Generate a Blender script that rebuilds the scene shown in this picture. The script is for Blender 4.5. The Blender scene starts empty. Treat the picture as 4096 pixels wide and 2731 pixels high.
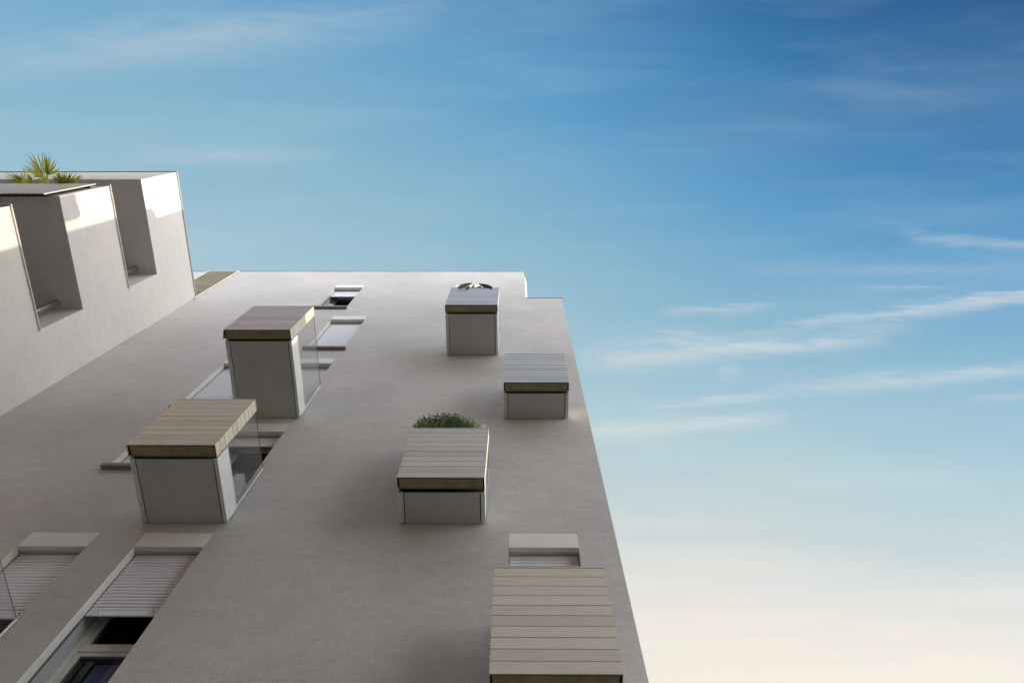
import bpy, bmesh, math, random
from mathutils import Vector, Matrix
random.seed(7)
sc = bpy.context.scene
col = sc.collection
U = 4.87          # metres from the lens to the main facade
EYE = 1.6         # lens height

# ------------------------------------------------------------------ camera
PIT, YAW, ROLL = 1.23943341, -0.02170558, 0.02154355
cp, sp, cy, sy = math.cos(PIT), math.sin(PIT), math.cos(YAW), math.sin(YAW)
fwd = Vector((sy * cp, cy * cp, sp)); right = Vector((cy, -sy, 0)); up = right.cross(fwd)
cr, sr = math.cos(ROLL), math.sin(ROLL)
right, up = cr * right + sr * up, -sr * right + cr * up
cam = bpy.data.cameras.new('camera'); camo = bpy.data.objects.new('camera', cam); col.objects.link(camo)
m = Matrix((right, up, -fwd)).transposed().to_4x4(); m.translation = Vector((0, 0, EYE))
camo.matrix_world = m
cam.sensor_width = 36; cam.lens = 1.35153514 * 18; cam.clip_start = .05; cam.clip_end = 5000
sc.camera = camo

# ------------------------------------------------------------------ light
SUN = Vector((1, .266, .1525)).normalized()
sun = bpy.data.lights.new('sun', 'SUN'); suno = bpy.data.objects.new('sun', sun); col.objects.link(suno)
sun.energy = 3.5; sun.angle = math.radians(.5); sun.color = (1, .84, .65)
suno.rotation_euler = SUN.to_track_quat('Z', 'Y').to_euler()
suno.location = (20, 5, 30)
sc.view_settings.view_transform = 'Standard'; sc.view_settings.look = 'None'
sc.view_settings.exposure = 0; sc.view_settings.gamma = 1
sc.render.engine = 'CYCLES'

# ------------------------------------------------------------------ node helpers
class NT:
    def __init__(s, tree): s.t = tree; s.n = tree.nodes; s.l = tree.links
    def new(s, kind, **kw):
        n = s.n.new(kind)
        for k, v in kw.items(): setattr(n, k, v)
        return n
    def put(s, sock, v):
        if isinstance(v, bpy.types.NodeSocket): s.l.new(v, sock)
        elif v is not None:
            try: sock.default_value = v
            except Exception: sock.default_value = (*v, 1)
    def math(s, op, a, b=None, c=None, clamp=False):
        n = s.new('ShaderNodeMath', operation=op, use_clamp=clamp)
        s.put(n.inputs[0], a)
        if b is not None: s.put(n.inputs[1], b)
        if c is not None: s.put(n.inputs[2], c)
        return n.outputs[0]
    def vmath(s, op, a, b=None):
        n = s.new('ShaderNodeVectorMath', operation=op); s.put(n.inputs[0], a)
        if b is not None: s.put(n.inputs[1], b)
        return n.outputs[0]
    def mix(s, f, a, b, blend='MIX'):
        n = s.new('ShaderNodeMix', data_type='RGBA', blend_type=blend)
        s.put(n.inputs[0], f); s.put(n.inputs[6], a); s.put(n.inputs[7], b); return n.outputs[2]
    def ramp(s, f, stops, interp='LINEAR'):
        n = s.new('ShaderNodeValToRGB'); s.put(n.inputs[0], f); r = n.color_ramp; r.interpolation = interp
        while len(r.elements) < len(stops): r.elements.new(.5)
        for e, (p, c) in zip(r.elements, stops):
            e.position = p; e.color = (*c, 1) if len(c) == 3 else c
        return n.outputs[0]
    def noise(s, vec, scale, detail=2, rough=.5, dist=0):
        n = s.new('ShaderNodeTexNoise'); s.put(n.inputs['Vector'], vec); s.put(n.inputs['Scale'], scale)
        s.put(n.inputs['Detail'], detail); s.put(n.inputs['Roughness'], rough); s.put(n.inputs['Distortion'], dist)
        return n.outputs[0]
    def mapr(s, v, a, b, c, d, kind='LINEAR'):
        n = s.new('ShaderNodeMapRange', interpolation_type=kind)
        for i, x in enumerate((v, a, b, c, d)): s.put(n.inputs[i], x)
        return n.outputs[0]

def srgb(r, g, b):
    f = lambda c: (c / 255 / 12.92) if c / 255 < .04045 else ((c / 255 + .055) / 1.055) ** 2.4
    return (f(r), f(g), f(b))

# ------------------------------------------------------------------ sky
world = bpy.data.worlds.new('World'); sc.world = world; world.use_nodes = True
w = NT(world.node_tree); w.n.clear()
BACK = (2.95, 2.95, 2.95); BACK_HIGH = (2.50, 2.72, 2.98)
tc = w.new('ShaderNodeTexCoord').outputs['Generated']
sep = w.new('ShaderNodeSeparateXYZ'); w.l.new(tc, sep.inputs[0])
x, y, z = sep.outputs
COEF = [2.2716, 0.05, -1.26, -1.9179, 0.2536, 2.0937, -0.4801, -1.1655, -0.8709, 1.0579, 0.3658, 1.5737]
mul = lambda a, b: w.math('MULTIPLY', a, b)
feats = [None, x, y, z, mul(x, y), mul(y, z), mul(x, z), mul(x, x), mul(y, y), mul(mul(y, y), y), mul(x, mul(y, y)), mul(mul(x, x), y)]
acc = COEF[0]
for f, k in zip(feats[1:], COEF[1:]): acc = w.math('MULTIPLY_ADD', f, k, acc)
zc = w.math('MAXIMUM', z, .12)
uu = w.math('DIVIDE', x, zc); vv = w.math('DIVIDE', y, zc)
uv = w.new('ShaderNodeCombineXYZ'); w.l.new(uu, uv.inputs[0]); w.l.new(vv, uv.inputs[1]); uv = uv.outputs[0]
# broad streaky veil: the plane of high cloud, wind roughly along x
mp = w.new('ShaderNodeMapping'); w.l.new(uv, mp.inputs[0]); mp.inputs['Rotation'].default_value = (0, 0, math.radians(5)); mp.inputs['Scale'].default_value = (1.0, 6.5, 1)
veil = w.noise(mp.outputs[0], 2.2, 6, .55, .5)
veil2 = w.noise(mp.outputs[0], 7.0, 5, .6, .8)
acc = w.math('MULTIPLY_ADD', w.math('SUBTRACT', veil, .5), .11, acc)
base = w.ramp(acc, [(0, srgb(18, 78, 132)), (.16, srgb(50, 120, 172)), (.34, srgb(97, 160, 202)), (.50, srgb(139, 184, 207)),
                    (.62, srgb(163, 198, 212)), (.72, srgb(184, 209, 215)), (.82, srgb(204, 216, 216)), (.89, srgb(230, 229, 222)), (.955, srgb(243, 235, 223)), (1, srgb(249, 240, 224))])
# cirrus streaks: (start u,v, end u,v, half width, strength)
ST = [(.08, .378, .36, .352, .020, .62), (.18, .366, .58, .340, .012, .66), (.30, .348, .62, .318, .016, .30), (.2, .323, .355, .352, .006, .35), (.31, .338, .60, .290, .009, .40), (.44, .316, .90, .252, .011, .66),
      (.38, .426, .92, .378, .011, .50), (.46, .420, .70, .398, .014, .45), (.19, .457, .44, .429, .007, .40), (.06, .501, .44, .471, .014, .58), (.10, .502, .30, .486, .018, .45), (.21, .296, .40, .286, .008, .38),
      (.308, .388, .350, .386, .013, .30), (-.78, -.045, -.05, -.118, .030, .30), (-.42, -.082, -.18, -.106, .014, .16), (.55, .181, .78, .201, .008, .36), (.18, .036, .72, -.044, .022, .03),
      (.70, .437, .86, .43, .009, .3), (-.56, .07, -.24, .067, .010, .25), (.49, .259, .66, .26, .007, .28), 
      (.26, .652, .32, .656, .012, .25), (-.3, -.10, .3, -.125, .05, .06), (.10, .055, .9, -.055, .05, .06), (.35, .28, .95, .22, .03, .12), (.15, .60, .8, .58, .03, .12), (.3, .23, .8, .235, .012, .18)]
warp = w.math('MULTIPLY', w.math('ADD', w.math('SUBTRACT', veil2, .5), w.math('MULTIPLY', w.math('SUBTRACT', w.noise(mp.outputs[0], 22, 4, .6, .4), .5), .45)), .030)
tot = None
for (u0, v0, u1, v1, wd, st) in ST:
    L = math.hypot(u1 - u0, v1 - v0); dx, dy = (u1 - u0) / L, (v1 - v0) / L
    t = w.math('MULTIPLY_ADD', uu, dx / L, w.math('MULTIPLY_ADD', vv, dy / L, -(u0 * dx + v0 * dy) / L))
    d = w.math('MULTIPLY_ADD', uu, -dy, w.math('MULTIPLY_ADD', vv, dx, u0 * dy - v0 * dx))
    d = w.math('ADD', d, warp)
    # rounded taper along the streak
    tt = w.math('MULTIPLY_ADD', t, 2, -1)
    tp = w.math('SUBTRACT', 1, w.math('POWER', w.math('ABSOLUTE', tt), 2.6), clamp=True)
    dn = w.math('DIVIDE', d, wd)
    g = w.math('EXPONENT', w.math('MULTIPLY', w.math('MULTIPLY', dn, dn), -1))
    g = w.math('MULTIPLY', w.math('MULTIPLY', g, tp), st)
    tot = g if tot is None else w.math('MAXIMUM', tot, g)
tex = w.mapr(veil2, .3, .7, .38, 1.0)
tot = w.math('MULTIPLY', tot, tex)
cl = w.mix(tot, base, (*srgb(236, 233, 228), 1))
faint = w.math('MULTIPLY', w.mapr(w.noise(mp.outputs[0], 3.0, 4, .5, .4), .50, .76, 0, .13), w.mapr(z, .3, .8, .3, 1))
cl = w.mix(faint, cl, (*srgb(190, 212, 226), 1))
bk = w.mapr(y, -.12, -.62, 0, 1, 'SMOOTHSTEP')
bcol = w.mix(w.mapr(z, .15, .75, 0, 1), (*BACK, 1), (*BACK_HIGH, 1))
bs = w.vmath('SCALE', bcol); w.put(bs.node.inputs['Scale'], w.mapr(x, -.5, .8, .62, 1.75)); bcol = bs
cl = w.mix(bk, cl, bcol)      # unseen half of the sky behind the lens, brightened to light the facade
dn_ = w.vmath('DOT_PRODUCT', tc, tuple(SUN)).node.outputs['Value']
glow = w.mapr(dn_, .80, .995, 0, 1, 'SMOOTHSTEP')
warm = w.new('ShaderNodeRGB'); warm.outputs[0].default_value = (1, .93, .82, 1)
gl_ = w.vmath('SCALE', warm.outputs[0]); w.put(gl_.node.inputs['Scale'], w.math('MULTIPLY', glow, 5.5))
cl = w.vmath('ADD', cl, gl_)   # the bright air round the low sun
nish = w.new('ShaderNodeTexSky', sky_type='NISHITA'); nish.sun_disc = False
nish.sun_elevation = math.asin(SUN.z); nish.sun_rotation = math.atan2(SUN.x, SUN.y)
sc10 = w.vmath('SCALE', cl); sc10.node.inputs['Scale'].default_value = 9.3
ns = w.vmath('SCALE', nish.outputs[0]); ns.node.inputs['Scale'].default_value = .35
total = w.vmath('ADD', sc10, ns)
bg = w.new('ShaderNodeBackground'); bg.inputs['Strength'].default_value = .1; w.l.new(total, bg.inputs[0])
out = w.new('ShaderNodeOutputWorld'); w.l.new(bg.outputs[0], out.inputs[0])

# ------------------------------------------------------------------ materials
def mat(name, color, rough=.7, metal=0, spec=.3, build=None):
    M = bpy.data.materials.new(name); M.use_nodes = True; t = NT(M.node_tree)
    b = M.node_tree.nodes['Principled BSDF']
    b.inputs['Base Color'].default_value = (*color, 1); b.inputs['Roughness'].default_value = rough
    b.inputs['Metallic'].default_value = metal; b.inputs['Specular IOR Level'].default_value = spec
    if build: build(t, b)
    return M

def stucco(base, mott=1.0, bump=.35):
    def f(t, b):
        p = t.new('ShaderNodeNewGeometry').outputs['Position']
        grain = t.noise(p, 105, 3, .6)
        mid = t.noise(p, 9, 4, .6)
        big = t.noise(p, .55, 4, .55)
        mp = t.new('ShaderNodeMapping'); t.l.new(p, mp.inputs[0]); mp.inputs['Scale'].default_value = (1, 1, 3.2)
        trowel = t.noise(mp.outputs[0], 2.6, 5, .62, .6)
        pink = t.noise(p, .28, 2, .5)
        c = t.mix(t.mapr(pink, .35, .65, 0, 1), (*base, 1), (base[0] * 1.01, base[1] * .975, base[2] * .96, 1))
        v = t.mapr(big, .3, .7, 1 - .09 * mott, 1 + .08 * mott)
        v = t.math('MULTIPLY', v, t.mapr(trowel, .25, .75, 1 - .08 * mott, 1 + .07 * mott))
        v = t.math('MULTIPLY', v, t.mapr(mid, .25, .75, .955, 1.04))
        v = t.math('MULTIPLY', v, t.mapr(grain, .28, .72, 1 - .24 * mott, 1 + .18 * mott))
        vs = t.vmath('SCALE', c); t.put(vs.node.inputs['Scale'], v)
        t.l.new(vs, b.inputs['Base Color'])
        bp = t.new('ShaderNodeBump'); bp.inputs['Strength'].default_value = bump; bp.inputs['Distance'].default_value = .009
        t.l.new(t.math('ADD', t.math('MULTIPLY', grain, .8), t.math('MULTIPLY', trowel, 1.2)), bp.inputs['Height'])
        t.l.new(bp.outputs[0], b.inputs['Normal'])
    return f

def wood(base, grain_dark, grey=None, greyamt=0., pitch=.0268 * U, warm=None):
    def f(t, b):
        o = t.new('ShaderNodeTexCoord').outputs['Object']
        s = t.new('ShaderNodeSeparateXYZ'); t.l.new(o, s.inputs[0])
        row = t.math('FLOOR', t.math('DIVIDE', s.outputs[2], pitch))
        wn = t.new('ShaderNodeTexWhiteNoise', noise_dimensions='1D'); t.l.new(row, wn.inputs['W'])
        off = t.new('ShaderNodeCombineXYZ'); t.l.new(t.math('MULTIPLY', row, 3.7), off.inputs[0]); t.l.new(t.math('MULTIPLY', row, 1.3), off.inputs[2])
        v = t.vmath('ADD', o, off.outputs[0])
        mp = t.new('ShaderNodeMapping'); t.l.new(v, mp.inputs[0]); mp.inputs['Scale'].default_value = (.55, .55, 7)
        ring = t.noise(mp.outputs[0], 1.5, 3, .5, .4)
        rg = t.math('FRACT', t.math('MULTIPLY', ring, 11))
        rg = t.mapr(t.math('ABSOLUTE', t.math('SUBTRACT', rg, .5)), .28, .5, 0, 1, 'SMOOTHSTEP')
        mp2 = t.new('ShaderNodeMapping'); t.l.new(v, mp2.inputs[0]); mp2.inputs['Scale'].default_value = (1.2, 1.2, 26)
        fine = t.noise(mp2.outputs[0], 5, 4, .65)
        c = t.mix(t.math('MULTIPLY', rg, .55), (*base, 1), (*grain_dark, 1))
        c = t.mix(t.mapr(fine, .45, .8, 0, .6), c, (*grain_dark, 1))
        if grey:
            g = t.mapr(t.noise(mp.outputs[0], 1.6, 5, .65), .35, .65, max(0, greyamt - .3), min(1, greyamt + .3))
            c = t.mix(g, c, (*grey, 1))
        dirt = t.mapr(t.noise(mp.outputs[0], .9, 4, .6), .58, .75, 0, .4)
        c = t.mix(dirt, c, (grain_dark[0] * .7, grain_dark[1] * .75, grain_dark[2] * .85, 1))
        k = t.mapr(wn.outputs[0], 0, 1, .92, 1.06)
        vs = t.vmath('SCALE', c); t.put(vs.node.inputs['Scale'], k)
        t.l.new(vs, b.inputs['Base Color'])
        bp = t.new('ShaderNodeBump'); bp.inputs['Strength'].default_value = .3; bp.inputs['Distance'].default_value = .002
        t.l.new(fine, bp.inputs['Height']); t.l.new(bp.outputs[0], b.inputs['Normal'])
    return f

def streaky(base, amt=.1, scale=3, bump=0):
    def f(t, b):
        o = t.new('ShaderNodeTexCoord').outputs['Object']
        n = t.noise(o, scale, 5, .6); n2 = t.noise(o, scale * 14, 3, .6)
        v = t.math('MULTIPLY', t.mapr(n, .3, .7, 1 - amt, 1 + amt), t.mapr(n2, .3, .7, 1 - amt * .5, 1 + amt * .5))
        c = t.new('ShaderNodeRGB'); c.outputs[0].default_value = (*base, 1)
        vs = t.vmath('SCALE', c.outputs[0]); t.put(vs.node.inputs['Scale'], v); t.l.new(vs, b.inputs['Base Color'])
    return f

M = {}
WALL = (.555, .541, .522)
M['wall'] = mat('stucco_wall', WALL, .95, spec=.15, build=stucco(WALL))
M['wing'] = mat('stucco_wing', (.73, .71, .68), .95, spec=.15, build=stucco((.73, .71, .68), .6, .2))
M['lintel'] = mat('smooth_render', (.76, .76, .72), .9, spec=.2, build=stucco((.76, .76, .72), .35, .12))
M['reveal'] = mat('reveal_render', (.68, .665, .62), .9, spec=.2, build=stucco((.68, .665, .62), .4, .15))
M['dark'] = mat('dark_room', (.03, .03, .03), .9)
M['shutter'] = mat('shutter_plastic', (.83, .84, .90), .45, spec=.4, build=streaky((.83, .84, .90), .05, 2))
M['frame'] = mat('white_frame', (.72, .72, .68), .4, spec=.4, build=streaky((.72, .72, .68), .04, 4))
M['guide'] = mat('shutter_guide', (.42, .44, .45), .5, spec=.4, build=streaky((.42, .44, .45), .05, 3))
M['rubber'] = mat('grey_rubber', (.12, .12, .13), .6)
M['sill'] = mat('sill_metal', (.20, .19, .18), .5, build=streaky((.20, .19, .18), .15, 5))
M['coping'] = mat('coping_metal', (.55, .55, .55), .45, .3, build=streaky((.55, .55, .55), .08, 2))
M['board'] = mat('underside_board', (.40, .41, .385), .75, build=streaky((.455, .46, .435), .09, 1.3))
M['plate'] = mat('white_plate', (.78, .79, .77), .5, build=streaky((.78, .79, .77), .06, 2.2))
M['flange'] = mat('plate_lip', (.62, .64, .64), .5, build=streaky((.62, .64, .64), .12, 3))
M['screw'] = mat('screw_head', (.05, .05, .05), .5)
M['tan'] = mat('bare_wood', (.30, .235, .13), .8, build=wood((.31, .265, .165), (.19, .15, .085)))
M['groove'] = mat('groove_shadow_board', (.035, .026, .016), .9)
M['end'] = mat('pale_wood_end', (.66, .60, .49), .75, build=wood((.72, .67, .57), (.55, .49, .38)))
M['wood_tan'] = mat('weathered_wood_tan', (.5, .4, .3), .75, build=wood((.78, .68, .55), (.56, .46, .36), (.70, .64, .57), .3))
M['wood_mauve'] = mat('weathered_wood_mauve', (.5, .4, .3), .75, build=wood((.74, .68, .63), (.54, .48, .44), (.66, .62, .61), .5))
M['wood_pale'] = mat('weathered_wood_pale', (.5, .4, .3), .75, build=wood((.66, .62, .56), (.46, .42, .36), (.60, .60, .60), .5))
M['wood_grey'] = mat('weathered_wood_grey', (.5, .4, .3), .75, build=wood((.64, .64, .62), (.34, .34, .36), (.48, .51, .57), .6))
M['wood_blue'] = mat('weathered_wood_blue', (.5, .4, .3), .75, build=wood((.54, .56, .60), (.38, .40, .46), (.50, .53, .62), .75))
M['wood_cream'] = mat('fresh_wood_cream', (.5, .4, .3), .75, build=wood((.74, .67, .55), (.57, .49, .37), (.66, .63, .57), .3))
M['deck'] = mat('deck_wood', (.22, .19, .13), .85, build=streaky((.22, .19, .13), .2, 6))
M['steel'] = mat('steel_pipe', (.42, .43, .45), .28, .9, .5)
M['ground'] = mat('paving', (.15, .15, .15), .9, build=streaky((.15, .15, .15), .15, .8))
M['brick'] = mat('dark_brick', (.17, .13, .115), .9, build=streaky((.17, .13, .115), .15, 2))
M['louvre'] = mat('louvre_timber', (.46, .37, .26), .8, build=streaky((.46, .37, .26), .12, 3))
M['curtain'] = mat('blue_curtain', (.34, .44, .92), .9, build=streaky((.34, .44, .92), .06, 2))
M['lath'] = mat('pale_lath', (.76, .74, .70), .8, build=streaky((.76, .74, .70), .12, 4))
M['roof'] = mat('roof_gravel', (.3, .3, .29), .95)
M['soil'] = mat('soil', (.03, .022, .015), .95)
M['pot'] = mat('planter_grey', (.18, .18, .18), .6)

def glass_mat(name, tint, refl=.9, edge=False):
    Mx = bpy.data.materials.new(name); Mx.use_nodes = True; t = NT(Mx.node_tree); t.n.clear()
    tr = t.new('ShaderNodeBsdfTransparent'); tr.inputs[0].default_value = (*tint, 1)
    gl = t.new('ShaderNodeBsdfGlossy'); gl.inputs[0].default_value = (refl, refl, refl, 1); gl.inputs['Roughness'].default_value = .01
    ge = t.new('ShaderNodeNewGeometry'); dt = t.new('ShaderNodeVectorMath', operation='DOT_PRODUCT'); t.l.new(ge.outputs['Normal'], dt.inputs[0]); t.l.new(ge.outputs['Incoming'], dt.inputs[1])
    c1 = t.math('SUBTRACT', 1, t.math('ABSOLUTE', dt.outputs['Value']), clamp=True)
    frv = t.math('MULTIPLY_ADD', t.math('POWER', c1, 5), .96, .04)   # both faces of a thin sheet alike
    mx = t.new('ShaderNodeMixShader'); t.l.new(frv, mx.inputs[0]); t.l.new(tr.outputs[0], mx.inputs[1]); t.l.new(gl.outputs[0], mx.inputs[2])
    o = t.new('ShaderNodeOutputMaterial'); t.l.new(mx.outputs[0], o.inputs[0]); return Mx
M['glass'] = glass_mat('clear_glass', (.965, .975, .97))
M['glass_edge'] = mat('glass_edge', (.10, .15, .15), .2, spec=.6)
M['pane'] = glass_mat('window_pane', (.78, .80, .80))

# ------------------------------------------------------------------ mesh helpers
class MB:
    """collects faces (metres, local to the object) with a material slot each"""
    def __init__(s): s.v = []; s.f = []; s.m = []; s.mats = []
    def slot(s, k):
        if k not in s.mats: s.mats.append(k)
        return s.mats.index(k)
    def poly(s, pts, k):
        i = len(s.v); s.v += [tuple(p) for p in pts]; s.f.append(tuple(range(i, i + len(pts)))); s.m.append(s.slot(k))
    def box(s, x0, x1, y0, y1, z0, z1, k, skip='', **over):
        P = lambda a, b, c: ((x0, x1)[a], (y0, y1)[b], (z0, z1)[c])
        F = {'-x': (P(0, 0, 0), P(0, 0, 1), P(0, 1, 1), P(0, 1, 0)), '+x': (P(1, 0, 0), P(1, 1, 0), P(1, 1, 1), P(1, 0, 1)),
             '-y': (P(0, 0, 0), P(1, 0, 0), P(1, 0, 1), P(0, 0, 1)), '+y': (P(0, 1, 0), P(0, 1, 1), P(1, 1, 1), P(1, 1, 0)),
             '-z': (P(0, 0, 0), P(0, 1, 0), P(1, 1, 0), P(1, 0, 0)), '+z': (P(0, 0, 1), P(1, 0, 1), P(1, 1, 1), P(0, 1, 1))}
        names = {'-x': 'nx', '+x': 'px', '-y': 'ny', '+y': 'py', '-z': 'nz', '+z': 'pz'}
        for n, q in F.items():
            if n in skip.split(): continue
            s.poly(q, over.get(names[n], k))
    def cyl(s, p0, p1, r0, r1, k, n=16, caps=True):
        p0, p1 = Vector(p0), Vector(p1); d = (p1 - p0).normalized()
        a = d.orthogonal().normalized(); b = d.cross(a)
        R = [[p + r * (a * math.cos(2 * math.pi * i / n) + b * math.sin(2 * math.pi * i / n)) for i in range(n)] for p, r in ((p0, r0), (p1, r1))]
        for i in range(n): j = (i + 1) % n; s.poly((R[0][i], R[0][j], R[1][j], R[1][i]), k)
        if caps: s.poly(R[0][::-1], k); s.poly(R[1], k)
    def build(s, name, parent=None, loc=None, scale=U, bevel=0):
        me = bpy.data.meshes.new(name)
        me.from_pydata([(a * scale, b * scale, c * scale) for a, b, c in s.v], [], s.f)
        for k in s.mats: me.materials.append(M[k])
        for p, i in zip(me.polygons, s.m): p.material_index = i
        bm = bmesh.new(); bm.from_mesh(me); bmesh.ops.remove_doubles(bm, verts=bm.verts, dist=1e-5); bm.to_mesh(me); bm.free()
        o = bpy.data.objects.new(name, me); col.objects.link(o)
        if parent: o.parent = parent
        if loc: o.location = loc
        if bevel:
            bv = o.modifiers.new('bevel', 'BEVEL'); bv.width = bevel; bv.segments = 2; bv.limit_method = 'ANGLE'
        return o

def thing(name, label, cat, loc, group=None):
    o = bpy.data.objects.new(name, None); col.objects.link(o); o.location = loc; o.empty_display_size = .3
    o['label'] = label; o['category'] = cat
    if group: o['group'] = group
    return o
OPY, OPH = -4.5, 21.3
G = -EYE / U       # ground height in facade units
ORG = (0, 0, EYE)  # facade units are measured from the lens

# ------------------------------------------------------------------ ground
g = MB(); g.box(-300, 300, -300, 300, -.02, 0, 'ground'); go = g.build('ground', loc=(0, 0, 0), scale=2); go['kind'] = 'structure'

# ------------------------------------------------------------------ main building
XR, XS, ZS, ZT, XL, YB = .2415, .0455, 3.629, 4.2525, -3.3, 2.6
bld = thing('apartment_building', 'tall grey stucco apartment building with wood fronted balconies facing the camera', 'building', ORG)
RD = .0225      # depth of the shutter plane behind the wall
OPEN = [  # x0, x1, z bottom, z top, shutter bottom (None = fully closed), transom, sill
    (-1.0470, -.8860, 3.4315, 3.8553, 3.741, False, True),
    (-.9115, -.7455, 2.8075, 3.2363, None, False, True),
    (-1.1930, -1.0260, 2.1900, 2.6300, None, False, True),
    (-.9200, -.7538, 2.1900, 2.6312, None, False, False),
    (-1.1935, -1.0270, 1.7805, 2.0130, None, False, True),
    (-.9170, -.7508, 1.5750, 2.0121, 1.9533, False, False),
    (-1.1945, -1.0282, .9600, 1.3980, 1.180, False, False),
    (-.9145, -.7476, .9300, 1.3964, 1.1893, True, True),
    (-.0187, .1482, .9600, 1.3990, None, False, False),
    (-.0187, .1482, 2.1900, 2.6300, None, False, False),
    (-.2680, -.1010, 1.5750, 2.0135, None, False, False),
    (-.2700, -.1030, 2.8075, 3.2400, None, False, False),
    (-.3555, -.1885, 3.4300, 3.8615, None, False, True),
]
def wall_grid(mb, xs, zs, holes, y, k, keep):
    xs = sorted(set(xs)); zs = sorted(set(zs))
    for a, b in zip(xs, xs[1:]):
        for c, d in zip(zs, zs[1:]):
            mx, mz = (a + b) / 2, (c + d) / 2
            if not keep(mx, mz) or any(h[0] < mx < h[1] and h[2] < mz < h[3] for h in holes): continue
            mb.poly(((a, y, c), (b, y, c), (b, y, d), (a, y, d)), k)
wl = MB()
# hole includes the lintel strip above each opening
LH = .0565
holes = [(a, b, c, d + LH) for a, b, c, d, *_ in OPEN]
xs = [XL, XR, XS] + [h[0] for h in holes] + [h[1] for h in holes]
zs = [G, ZT, ZS] + [h[2] for h in holes] + [h[3] for h in holes]
wall_grid(wl, xs, zs, holes, 1, 'wall', lambda a, b: not (a > XS and b > ZS))
ZR = ZS - .03; ZTT = ZT - .03
wl.poly(((XR, 1, G), (XR, YB, G), (XR, YB, ZS), (XR, 1, ZS)), 'wall')
wl.poly(((XS, 1, ZS), (XS, YB, ZS), (XS, YB, ZT), (XS, 1, ZT)), 'wall')
wl.poly(((XL, 1, G), (XL, 1, ZT), (XL, YB, ZT), (XL, YB, G)), 'wall')
wl.poly(((XL, YB, G), (XL, YB, ZT), (XS, YB, ZT), (XS, YB, ZS), (XR, YB, ZS), (XR, YB, G)), 'wall')
wl.poly(((XL, 1, ZT), (XS, 1, ZT), (XS, YB, ZT), (XL, YB, ZT)), 'roof')
wl.poly(((XS, 1, ZS), (XR, 1, ZS), (XR, YB, ZS), (XS, YB, ZS)), 'roof')
wall = wl.build('wall', bld)
# metal coping on the roof edge: thin, standing 2 cm proud
cpg = MB(); e = .004
cpg.box(XL, XS + e, 1 - e, 1 + .06, ZT, ZT + .005, 'coping'); cpg.box(XS - .04, XS + e, 1.06, YB, ZT, ZT + .005, 'coping')
cpg.box(XS + .0005, XR + e, 1 - e, 1 + .06, ZS, ZS + .005, 'coping'); cpg.box(XR - .04, XR + e, 1.06, YB, ZS, ZS + .005, 'coping')
cpg.build('roof_coping', bld)

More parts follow.
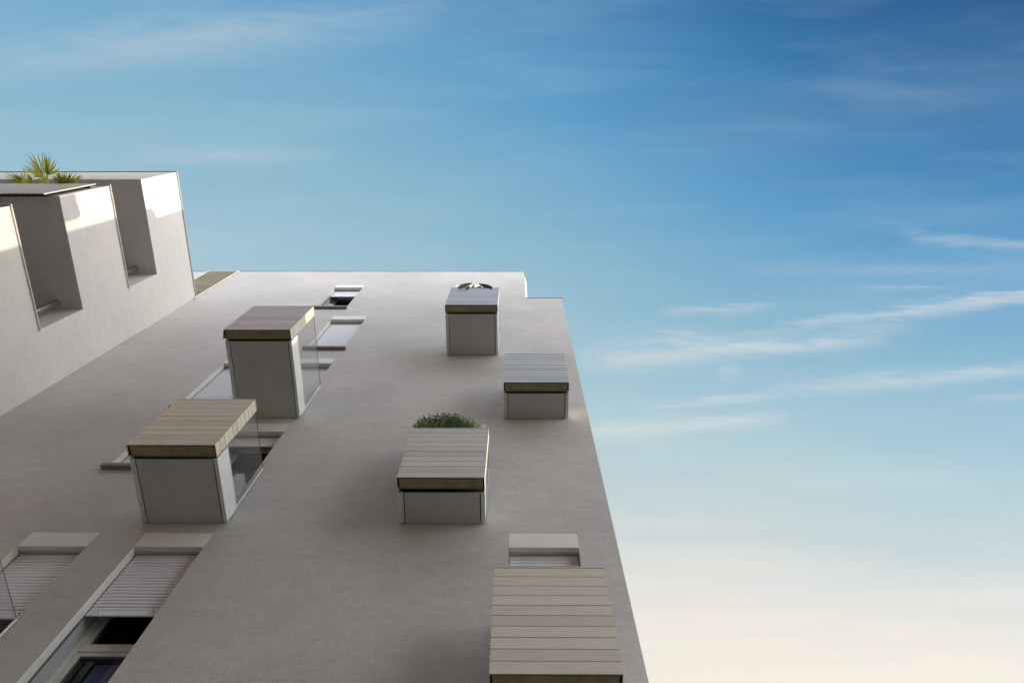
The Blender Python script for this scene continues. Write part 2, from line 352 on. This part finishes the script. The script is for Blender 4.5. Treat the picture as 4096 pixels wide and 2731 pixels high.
def make_window(spec):
    x0, x1, zb, zt, sb, transom, sill = spec
    cx, wd = (x0 + x1) / 2, (x1 - x0) / 2
    H = zt - zb; D2 = .062
    loc = (cx * U, U, zb * U)
    # the window part itself: plastered reveal all round and the dark room behind
    r = MB()
    for sx in (-1, 1):
        X = sx * wd
        q = [(X, 0, 0), (X, 0, H), (X, RD, H), (X, RD, 0)]
        r.poly(q if sx < 0 else q[::-1], 'reveal')
        q = [(X, RD, 0), (X, RD, H), (X, D2 + .03, H), (X, D2 + .03, 0)]
        r.poly(q if sx < 0 else q[::-1], 'guide')
        # shutter guide rail
        a, b = (X, X + .0022) if sx < 0 else (X - .0022, X)
        r.box(a, b, RD - .0012, RD + .0035, 0, H, 'rubber')
    r.poly(((-wd, 0, H), (wd, 0, H), (wd, .0115, H), (-wd, .0115, H)), 'reveal')
    r.box(-wd, wd, .0118, RD - .0035, H - .0012, H + .003, 'guide')
    r.poly(((-wd, RD - .003, H + .004), (wd, RD - .003, H + .004), (wd, D2 + .03, H), (-wd, D2 + .03, H)), 'rubber')
    r.poly(((-wd, 0, 0), (-wd, D2 + .03, 0), (wd, D2 + .03, 0), (wd, 0, 0)), 'reveal')
    # room
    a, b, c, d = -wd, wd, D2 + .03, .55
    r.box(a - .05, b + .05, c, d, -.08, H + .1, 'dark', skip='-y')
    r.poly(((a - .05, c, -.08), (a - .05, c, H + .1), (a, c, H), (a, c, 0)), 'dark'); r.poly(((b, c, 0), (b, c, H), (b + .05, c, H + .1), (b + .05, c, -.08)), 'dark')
    win = r.build('window', bld, loc)
    # lintel: paler smooth band closing the wall above the opening, 2 mm proud
    l = MB(); l.box(-wd - .0003, wd + .0003, -.0006, .03, H, H + LH + .0003, 'lintel', nz='reveal', skip='-z'); l.build('lintel', win)
    # roller shutter
    bot = (sb - zb) if sb else .004
    s = MB(); pitch = .0109; zt0 = H + .003; zz = bot + .0155
    prof = [(0, .0014), (.0012, .0003), (.0045, -.0007), (.0078, -.0002), (.0098, .0012), (.0101, .0028), (.0109, .0028)]
    while zz < zt0:
        for (za, ya), (zb2, yb2) in zip(prof, prof[1:]):
            if zz + zb2 > zt0: break
            k = 'rubber' if za >= .0090 else 'shutter'
            s.poly(((-wd + .001, RD + ya, zz + za), (wd - .001, RD + ya, zz + za), (wd - .001, RD + yb2, zz + zb2), (-wd + .001, RD + yb2, zz + zb2)), k)
        zz += pitch
    sh = s.build('shutter', win)
    b_ = MB()
    b_.box(-wd + .001, wd - .001, RD + .0002, RD + .0024, bot + .0062, bot + .0150, 'shutter')
    b_.box(-wd + .001, wd - .001, RD - .0010, RD + .0030, bot, bot + .0058, 'shutter')
    b_.build('bottom_rail', win)
    if sb:
        for sx in (-1, 1):
            st = MB(); X = sx * (wd - .0245); Z = bot + .0115
            st.cyl((X, RD, Z), (X, RD - .004, Z), .0020, .0020, 'shutter', 14); st.cyl((X, RD - .004, Z), (X, RD - .0062, Z), .0014, .0014, 'guide', 14)
            st.build('shutter_stop', win)
    # window frame, sash, glazing
    f = MB(); y0, y1 = D2 - .003, D2 + .022
    def ring(fx0, fx1, fz0, fz1, t, ya, yb, k='frame'):
        f.box(fx0, fx0 + t, ya, yb, fz0, fz1, k); f.box(fx1 - t, fx1, ya, yb, fz0, fz1, k)
        f.box(fx0 + t, fx1 - t, ya, yb, fz0, fz0 + t, k); f.box(fx0 + t, fx1 - t, ya, yb, fz1 - t, fz1, k)
    X = wd - .0004
    ring(-X, X, .0004, H - .0004, .009, y0, y1); ring(-X + .009, X - .009, .0094, H - .0094, .0045, y0 + .003, y1)
    panes = []
    if transom:
        zt1 = 1.1365 - zb
        f.box(-X + .0135, X - .0135, y0 + .001, y1, zt1 - .0065, zt1 + .0065, 'frame')
        secs = [(.0139, zt1 - .0068), (zt1 + .0068, H - .0139)]
    else: secs = [(.0139, H - .0139)]
    for a, b in secs:
        ring(-X + .0139, X - .0139, a, b, .0095, y0 + .0045, y1 - .002); ring(-X + .0234, X - .0234, a + .0095, b - .0095, .0025, y0 + .007, y1 - .004, 'rubber')
        panes.append((a + .011, b - .011))
    f.build('frame', win, bevel=.003)
    for a, b in panes:
        p = MB(); p.box(-X + .0248, X - .0248, y0 + .0115, y0 + .0125, a, b, 'pane'); p.build('pane', win)
    if transom:     # a blue curtain hangs behind the lower pane
        cu = MB(); cx0 = -.8625 - cx; n_ = 14; cw_ = (wd - cx0) / n_
        for i in range(n_):
            ya, yb_ = (D2 + .0215, D2 + .0240) if i % 2 else (D2 + .0240, D2 + .0215)
            cu.poly(((cx0 + i * cw_, ya, 0), (cx0 + (i + 1) * cw_, yb_, 0), (cx0 + (i + 1) * cw_, yb_, 1.118 - zb), (cx0 + i * cw_, ya, 1.118 - zb)), 'curtain')
        cu.build('curtain', win)
    if sill:
        q = MB(); ex = .0095
        q.box(-wd - ex, wd + ex, -.0150, 0.0, -.0165, -.0010, 'sill', pz='coping'); q.box(-wd + .0006, wd - .0006, 0, .05, -.0010, .0012, 'sill')
        q.build('sill', win, bevel=.004)
    return win
for spec in OPEN: make_window(spec)

# ------------------------------------------------------------------ balconies
def make_balcony(x0, zs, yo, yf, wm, splay=0, label=None, sidew='end'):
    """origin: middle of the underside where it meets the wall (x, 1, zs)"""
    Wd = .2155; hw = Wd / 2; cx = x0 + hw; loc = (cx * U, U, zs * U)
    yo -= 1; yf -= 1
    # underside board with the framing above it
    b = MB()
    b.box(-hw + .0155, hw - .0130, yo + .002, -.0006, 0, .004, 'board')
    b.box(-hw + .0127, -hw + .0155, yo + .003, -.006, .0045, .006, 'screw'); b.box(hw - .0130, hw - .0097, yo + .003, -.006, .0045, .006, 'screw')
    o = b.build('balcony', bld, loc, bevel=.003)
    if label: o['label'] = label
    for sx in (-1, 1):
        p = MB(); t = .0012; lip = .0128 if sx < 0 else .0098
        X = sx * hw; a, c = (X, X + t) if sx < 0 else (X - t, X)
        p.box(a, c, yo, -.005, .0006, .0665, 'plate')
        a2, c2 = (X + t, X + lip) if sx < 0 else (X - lip, X - t)
        p.box(a2, c2, yo, -.005, .0006, .0018, 'flange')
        xm = (a2 + c2) / 2 + sx * .001
        for ys in (yo + .0065, -.0125): p.cyl((xm, ys, .0007), (xm, ys, .0001), .0007, .0007, 'screw', 10)
        p.build('side_plate', o)
    d = MB(); n = 12; pw = (Wd - .006) / n
    for i in range(n): d.box(-hw + .003 + i * pw, -hw + .003 + (i + 1) * pw - .0005, yo + .003, -.002, .030, .0345, 'deck')
    for yy in (yo + .02, yo * .5, -.02): d.box(-hw + .0025, hw - .0025, yy - .004, yy + .004, .012, .0298, 'coping')
    d.box(-hw + .0030, hw - .0030, yo + .0025, yo + .0045, .0050, .0298, 'groove')
    d.build('deck', o)
    # timber cladding: ten planks on the front and their returns
    H = .2690; pt = .0268; c = MB(); th = .0040; yb = yf + .0340; gp = .0016
    rnd = random.Random(int(zs * 1000 + x0 * 77))
    c.box(-hw + .0012, hw - .0012, yf + .0018, yf + .0045, .0020, H - .003, 'groove')
    for sx in (-1, 1):
        a, e2 = (-hw + .0010, -hw + .0036) if sx < 0 else (hw - .0036, hw - .0010)
        c.box(a, e2, yf + .0046, yb - .002, .0020, H - .003, 'groove')
    for i in range(10):
        z0, z1 = i * pt + (0 if i == 0 else gp / 2), (i + 1) * pt - gp / 2
        j = rnd.uniform(-.00022, .00022)
        c.box(-hw - .0002, hw + .0002, yf + j, yf + .0018, z0, z1, wm)
        for sx in (-1, 1):
            sp_ = splay if sx < 0 else 0
            A, B = (-hw - .0001 + j, -hw + .0011) if sx < 0 else (hw - .0011, hw + .0001 + j)
            q0, q1 = yf + .0018, yb
            v = [(A, q0), (B, q0), (B - sp_, q1), (A - sp_, q1)]
            kk = sidew
            for m_ in range(4):
                (xa, ya), (xb, yb3) = v[m_], v[(m_ + 1) % 4]
                c.poly(((xa, ya, z0), (xb, yb3, z0), (xb, yb3, z1), (xa, ya, z1)), kk)
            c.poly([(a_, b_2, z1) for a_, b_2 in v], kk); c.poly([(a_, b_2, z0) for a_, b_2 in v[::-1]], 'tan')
    c.box(-hw + .0045, hw - .0045, yf + .0062, yb - .0022, .0040, .0062, 'tan')                   # bottom board, set in
    c.box(-hw + .0035, hw - .0035, yf + .0050, yf + .0060, .0010, .0070, 'tan'); c.box(-hw + .0045, hw - .0045, yb - .0022, yb - .0010, .0012, .05, 'tan')
    c.box(-hw + .0030, hw - .0030, yb - .0045, yb - .0024, .0070, H - .003, 'groove')
    c.box(-hw - .0006, hw + .0006, yf - .0006, yb + .0004, H, H + .0028, wm)                       # cap
    c.build('wood_cladding', o)
    for sx in (-1, 1):
        gl = MB(); X = sx * (hw - .0007); a, e2 = X - .0008, X + .0008
        gl.box(a, e2, yb + .0005, -.0105, .0600, .2630, 'glass', pz='glass_edge', py='glass_edge', ny='glass_edge', nz='glass_edge')
        gl.build('glass_panel', o)
        pr = MB(); pr.box(X - .0016, X + .0016, -.0115, -.0085, .060, .2630, 'plate'); pr.build('wall_profile', o)
    return o
BAL = [(-.9445, 2.1113, .7250, .6865, 'wood_mauve', .006, 'high left balcony with greyish mauve planks and a sunlit right edge'),
       (-.9445, 1.4948, .8165, .7785, 'wood_tan', 0, 'lower left balcony clad in tan planks'),
       (-.2945, 2.7265, .8175, .7790, 'wood_blue', 0, 'topmost balcony with blue grey weathered planks'),
       (-.0438, 2.1105, .9065, .8675, 'wood_grey', 0, 'balcony near the building corner with silver grey planks'),
       (-.2945, 1.4948, .9078, .8660, 'wood_pale', 0, 'middle balcony with pale planks and a bush behind'),
       (-.0438, .8793, .9065, .8670, 'wood_cream', 0, 'lowest balcony with wide cream planks, cut by the picture edge'),
       (-1.2330, .8793, .8165, .7785, 'wood_tan', 0, None)]
for a in BAL: make_balcony(*a[:6], label=a[6])

# wooden louvre panel beside the wing roof, standing 3 cm in front of the wall
lv = MB(); yl = .9925; k0 = yl
X0, X1, Z0, Z1 = -1.9513 * k0, -1.7545 * k0, 3.60, 4.2735 * k0
lv.box(X1 - .0125, X1, yl, .9990, Z0, Z1, 'end'); lv.box(X0, X0 + .006, yl, .9990, Z0, Z1, 'plate')
n = 24
for i in range(n):
    zc_ = Z0 + (i + .5) * (Z1 - Z0) / n; hh = .0064
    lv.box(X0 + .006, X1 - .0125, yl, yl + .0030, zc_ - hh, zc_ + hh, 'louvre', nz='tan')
lv.box(X0 + .001, X1 - .001, .9978, .9988, Z0, Z1 - .002, 'groove')
lvo = lv.build('louvre_panel', bld)
# slim timber screen on the roof terrace, catching the sun beyond the step
ts = MB(); a0, a1 = (.0480, 1.012), (.0595, 1.055); zt_ = 4.18
def prism(mb, pa, pb, t, z0, z1, k):
    d = Vector((pb[0] - pa[0], pb[1] - pa[1])).normalized(); n_ = Vector((-d.y, d.x)) * t
    q = [pa, pb, (pb[0] + n_.x, pb[1] + n_.y), (pa[0] + n_.x, pa[1] + n_.y)]
    for i in range(4):
        A, B = q[i], q[(i + 1) % 4]; mb.poly(((A[0], A[1], z0), (B[0], B[1], z0), (B[0], B[1], z1), (A[0], A[1], z1)), k)
    mb.poly([(p[0], p[1], z1) for p in q], k); mb.poly([(p[0], p[1], z0) for p in q[::-1]], k)
prism(ts, a0, a1, .002, ZS + .001, zt_, 'end'); ts.build('terrace_screen', bld)

# ------------------------------------------------------------------ wing
YW, XW = .3324, -1.75
wing = thing('apartment_building', 'pale stucco wing at the left with stacked corner loggias, low sun on its edge', 'building', ORG)
wg = MB(); K = 'wing'
CE = [3.2760, 2.6697, 2.0550, 1.4400, .8250]; CO = [3.0100, 2.3955, 1.7810, 1.1660]
ZWT = 3.627
wg.box(XL, XW, YW, .7822, CE[0], ZWT, K, pz='roof', skip='+y')
wg.box(XL, XW, .7822, .9995, G, ZWT, K, pz='roof', skip='')
for ce, co in zip(CE[1:], CO):
    wg.box(XL, XW, YW, .7822, ce, ce + .05, K, skip='+y')
    wg.box(XW - .04, XW, YW, .7822, ce + .05, co, K, skip='-z +y'); wg.box(XL, XW - .04, YW, YW + .04, ce + .05, co, K, skip='-z +x')
wg.box(XL, XW, YW, .7822, G, CE[4] - .0, K, skip='+y +z')
wing_wall = wg.build('wall', wing)
cw = MB()
e = .006
cw.box(XL, XW + e, YW - e, YW + .03, ZWT, ZWT + .006, 'coping'); cw.box(XW - .03, XW + e, YW + .03, .9985, ZWT, ZWT + .006, 'coping')
cw.build('roof_coping', wing)
for ce, co in zip(CE[1:], CO):
    c_ = MB(); c_.box(XL, XW + .0065, YW - .0065, YW + .045, co, co + .006, 'coping'); c_.box(XW - .045, XW + .0065, YW + .045, .7865, co, co + .006, 'coping')
    c_.build('parapet_coping', wing, bevel=.004)
for i, ce in enumerate(CE[:3]):
    p = MB(); bot = CE[i + 1] + .05; p.cyl((-1.8485, .7535, bot), (-1.8485, .7535, ce), .0135, .0135, 'steel', 32, False); po = p.build('downpipe', wing)
    for f_ in po.data.polygons: f_.use_smooth = True
# timber laths screen on the front of the top parapet
sl = MB(); ys0, ys1 = .3180, .3225; zb_, zt_ = 2.628, 2.968; xr = -1.7790; pw = .0235
sl.box(XL, xr - .002, .3228, .3252, zb_ + .003, zt_ - .004, 'groove'); sl.box(XL, xr - .004, .3254, .3322, zb_ + .02, zb_ + .035, 'groove')
sl.box(XL, xr - .004, .3254, .3322, zt_ - .05, zt_ - .035, 'groove')
i = 0; xx = xr
while xx > -2.6:
    j = random.uniform(-.0006, .0006)
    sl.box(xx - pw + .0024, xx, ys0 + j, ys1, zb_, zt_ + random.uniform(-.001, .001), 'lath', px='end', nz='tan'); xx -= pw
sl.build('timber_screen', wing)

# ------------------------------------------------------------------ plants
def leafmat(name, c1, c2, trans=.35):
    def f(t, b):
        o = t.new('ShaderNodeTexCoord').outputs['Object']
        n = t.noise(o, 9, 3, .6)
        c = t.mix(t.mapr(n, .35, .65, 0, 1), (*c1, 1), (*c2, 1)); t.l.new(c, b.inputs['Base Color'])
        tr = t.new('ShaderNodeBsdfTranslucent'); t.l.new(c, tr.inputs[0])
        mx = t.new('ShaderNodeMixShader'); mx.inputs[0].default_value = trans
        t.l.new(b.outputs[0], mx.inputs[1]); t.l.new(tr.outputs[0], mx.inputs[2])
        t.l.new(mx.outputs[0], t.n['Material Output'].inputs[0])
    return mat(name, c1, .5, spec=.35, build=f)
M['palm'] = leafmat('palm_leaf', (.22, .27, .03), (.40, .41, .06), .5)
M['bush'] = leafmat('bush_leaf', (.09, .17, .06), (.27, .37, .17), .3)
M['big'] = leafmat('broad_leaf', (.05, .11, .02), (.08, .16, .03), .3)
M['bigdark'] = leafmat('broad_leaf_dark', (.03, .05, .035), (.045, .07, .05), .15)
M['stem'] = mat('plant_stem', (.10, .09, .04), .7)
M['fibre'] = mat('palm_fibre', (.10, .07, .04), .9)

# fan palm in a pot behind the screen on the wing's upper loggia
palm_o = Vector((-2.02, .40, 2.7197))
palm = thing('fan_palm', 'fan palm with yellow green leaves rising over the timber screen at the left', 'palm', (palm_o.x * U, palm_o.y * U, palm_o.z * U + EYE))
pt_ = MB(); pt_.cyl((0, 0, 0), (0, 0, .085), .030, .040, 'pot', 24); pt_.build('pot', palm)
tk = MB(); prev = Vector((0, 0, .085))
for i in range(1, 7):
    nx = Vector((-.003 * i, -.0028 * i * 1.2, .085 + .036 * i)); tk.cyl(prev, nx, .0105 - .0006 * i, .0115 - .0006 * i, 'fibre', 10); prev = nx
tk.build('trunk', palm)
crown = prev
view = lambda P: (P + palm_o).normalized()
def fan(hub, tips, wid, rnd):
    """hub and tips: points local to the palm, in facade units"""
    mb = MB()
    # petiole
    q0 = crown; N = 8; last = q0
    for i in range(1, N + 1):
        t = i / N; p = q0.lerp(hub, t) + Vector((0, 0, .012 * math.sin(math.pi * t))); mb.cyl(last, p, .0022 - .0008 * t, .0021 - .0008 * t, 'palm', 6, False); last = p
    n = view(hub)
    for tip in tips:
        d = tip - hub; L = d.length; dn = d.normalized(); side = dn.cross(n).normalized(); nn = side.cross(dn)
        seg = 9; A = []
        bend = rnd.uniform(.0, .20); twist = rnd.uniform(-.5, .5)
        for i in range(seg + 1):
            t = i / seg
            wv = wid * (.35 + .65 * min(1, t / .42)) * (1 - max(0, (t - .55) / .45) ** 1.5) + .0002
            p = hub + d * t + Vector((0, 0, -bend * L * max(0, t - .55) ** 2 * 2.2))
            sd = (side * math.cos(twist * t) + nn * math.sin(twist * t)); fo = nn * wv * .55
            A.append((p - sd * wv + fo, p, p + sd * wv + fo))
        for a, b in zip(A, A[1:]):
            mb.poly((a[0], a[1], b[1], b[0]), 'palm'); mb.poly((a[1], a[2], b[2], b[1]), 'palm')
    return mb.build('leaf', palm)
rnd = random.Random(3)
def px(X, Y):   # direction through a point of the picture (full size pixels); only used to choose how the leaves spread
    return fwd * 1.35153514 + right * (X - 2048) / 2048 - up * (Y - 1365.5) / 2048
def tpt(hx, hy, yv): r = px(hx / 5.2267, 580 + hy / 5.2267); return r * (yv / r.y)
def mk(hubpx, hy, tips, wid):
    hub = tpt(*hubpx, hy); T = []
    tips = tips + [(a_ * .82 + hubpx[0] * .18 + rnd.uniform(-45, 45), b_ * .82 + hubpx[1] * .18 + rnd.uniform(-45, 45)) for a_, b_ in tips]
    for tx, ty in tips:
        r = px(tx / 5.2267, 580 + ty / 5.2267).normalized(); s = hub.dot(r) * rnd.uniform(.982, 1.0); T.append(r * s - palm_o)
    fan(hub - palm_o, T, wid, rnd)
mk((905, 640), .300, [(560, 155), (650, 120), (535, 305), (430, 400), (450, 488), (490, 540), (600, 620), (640, 690), (780, 140), (890, 100), (620, 330), (560, 400), (790, 760), (700, 300)], .0021)
mk((975, 640), .302, [(960, 145), (1050, 150), (1090, 230), (1180, 280), (1215, 340), (1190, 430), (1295, 470), (1120, 360), (1000, 250), (920, 160), (850, 330), (1230, 560)], .0021)
mk((560, 830), .333, [(80, 580), (95, 640), (80, 738), (165, 585), (270, 570), (200, 565), (410, 550), (490, 480), (440, 560), (330, 560), (620, 600), (700, 830), (250, 690)], .0019)
mk((720, 815), .328, [(480, 490), (600, 600), (540, 560), (800, 830), (840, 790), (690, 840), (560, 640)], .0019)
mk((1340, 875), .335, [(1060, 640), (1080, 590), (1180, 540), (1225, 530), (1300, 545), (1350, 540), (1410, 550), (1490, 545), (1545, 545), (1630, 580), (1710, 615), (1735, 625), (1770, 655), (1140, 560)], .0030)
mk((960, 820), .328, [(870, 650), (900, 640), (1010, 640), (1060, 690), (1000, 560), (930, 560), (780, 700)], .0020)

# leafy bush on the middle balcony
bo = Vector((-.205, .925, 1.4948 + .0345))
bush = thing('potted_shrub', 'rounded small leaved shrub growing above the middle balcony front', 'shrub', (bo.x * U, bo.y * U, bo.z * U + EYE))
p = MB(); p.box(-.085, .085, -.028, .028, 0, .17, 'pot'); p.box(-.082, .082, -.026, .026, .168, .1712, 'soil'); p.build('planter', bush, bevel=.006)
rnd = random.Random(11); lf = MB(); stm = MB()
for s in range(460):
    a = rnd.uniform(-.080, .080); b0 = Vector((a * .85, rnd.uniform(-.02, .02), .17))
    ex = a * 1.19 + rnd.uniform(-.006, .006); ee = 1 - (ex / .108) ** 2
    top = .274 + .100 * max(.0, ee) ** .95 * rnd.uniform(.84, 1.02) + rnd.uniform(-.006, .012)
    tp = Vector((ex, rnd.uniform(-.042, .04), top)); last = b0
    for i in range(1, 5):
        t = i / 4; q = b0.lerp(tp, t) + Vector((rnd.uniform(-.002, .002), rnd.uniform(-.002, .002), 0)); stm.cyl(last, q, .0005, .0004, 'stem', 4, False); last = q
    dr = (tp - b0).normalized()
    for i in range(26):
        t = .55 + .47 * (i / 25) + rnd.uniform(-.02, .02); c = b0.lerp(tp, t)
        ang = i * 2.4 + rnd.uniform(-.4, .4); od = Vector((math.cos(ang), math.sin(ang), rnd.uniform(.1, .9))).normalized()
        L = rnd.uniform(.0045, .0080); c = c + od * rnd.uniform(0, .002); sd = od.cross(dr).normalized() * L * .28; k = 'bush'
        lf.poly((c, c + od * L * .45 + sd, c + od * L, c + od * L * .45 - sd), k)
lf.build('leaves', bush); stm.build('stem', bush)

# big leaved plant on the topmost balcony
po_ = Vector((-.195, .845, 2.7265 + .0345))
bigp = thing('broad_leaved_plant', 'plant with large scalloped green leaves above the topmost balcony', 'plant', (po_.x * U, po_.y * U, po_.z * U + EYE))
p = MB(); p.box(-.06, .06, -.032, -.014, 0, .225, 'pot'); p.build('pot', bigp, bevel=.01)
def leaf(base, tip, wid, k, droop=.02, facing=None, lobes=9):
    mb = MB(); root = Vector((0, -.023, .22)); last = root
    for i in range(1, 7):
        t = i / 6; q = root.lerp(base, t) + Vector((0, 0, .004 * math.sin(math.pi * t))); mb.cyl(last, q, .0016, .0013, 'stem', 6, False); last = q
    d = tip - base; L = d.length; dn = d.normalized(); n = facing or (base + po_).normalized(); side = dn.cross(n).normalized(); nn = side.cross(dn)
    N = 30; rows = []
    for i in range(N + 1):
        t = i / N; prof = math.sin(math.pi * min(1, t * .97 + .03)) ** .6 * (1 - .35 * t); sc_ = 1 + .09 * abs(math.sin(lobes * math.pi * t))
        ww = wid * prof * sc_ * .9; c = base + d * t + nn * (droop * math.sin(math.pi * t)) 
        rip = .0022 * math.cos(lobes * 2 * math.pi * t)
        rows.append((c - side * ww + nn * (.25 * ww + rip), c - side * ww * .5 + nn * .08 * ww, c, c + side * ww * .5 + nn * .08 * ww, c + side * ww + nn * (.25 * ww + rip)))
    for a, b in zip(rows, rows[1:]):
        for j in range(4): mb.poly((a[j], a[j + 1], b[j + 1], b[j]), k)
    o = mb.build('leaf', bigp)
    for f_ in o.data.polygons: f_.use_smooth = True
def q3(x_, y_, yv): r = px(1750 + x_ / 7.84, 1100 + y_ / 7.84); return r * (yv / r.y) - po_
leaf(q3(640, 400, .765), q3(1085, 250, .757), .0115, 'big', .006)
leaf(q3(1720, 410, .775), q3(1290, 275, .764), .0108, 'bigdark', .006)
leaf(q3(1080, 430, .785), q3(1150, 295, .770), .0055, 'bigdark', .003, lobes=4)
leaf(q3(900, 460, .778), q3(1010, 345, .768), .009, 'big', .003, lobes=5)
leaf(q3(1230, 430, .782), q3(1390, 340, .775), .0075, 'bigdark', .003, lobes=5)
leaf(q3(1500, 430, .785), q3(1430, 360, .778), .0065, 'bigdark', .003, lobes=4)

# ------------------------------------------------------------------ house row across the street, added behind the lens to shade the facade
op = thing('apartment_building', 'plain brick house row across the street, unseen, added to shade the lower facade', 'building', (0, OPY, 0))
ob = MB(); hh = OPH
xs_ = [-30, 9]; zs_ = [0, hh]; hl = []
for fl in range(int(hh // 3)):
    for kx in range(12):
        x0_ = -28 + kx * 3.1; hl.append((x0_, x0_ + 1.1, fl * 3 + 1.0, fl * 3 + 2.4))
for h in hl: xs_ += h[:2]; zs_ += h[2:]
wall_grid(ob, xs_, zs_, hl, 0, 'brick', lambda a, b: True)
for h in hl:
    ob.poly(((h[0], 0, h[2]), (h[1], 0, h[2]), (h[1], -.2, h[2]), (h[0], -.2, h[2])), 'reveal'); ob.poly(((h[0], 0, h[3]), (h[1], 0, h[3]), (h[1], -.2, h[3]), (h[0], -.2, h[3])), 'reveal')
    for X in h[:2]: ob.poly(((X, 0, h[2]), (X, 0, h[3]), (X, -.2, h[3]), (X, -.2, h[2])), 'reveal')
ob.box(-30, 9, -10, -.201, .001, hh - .001, 'dark', skip='-x +x +z -y'); ob.box(-30, 9, -10, 0, 0, hh, 'brick', skip='+y -z', pz='roof')
ob.build('wall', op, scale=1)
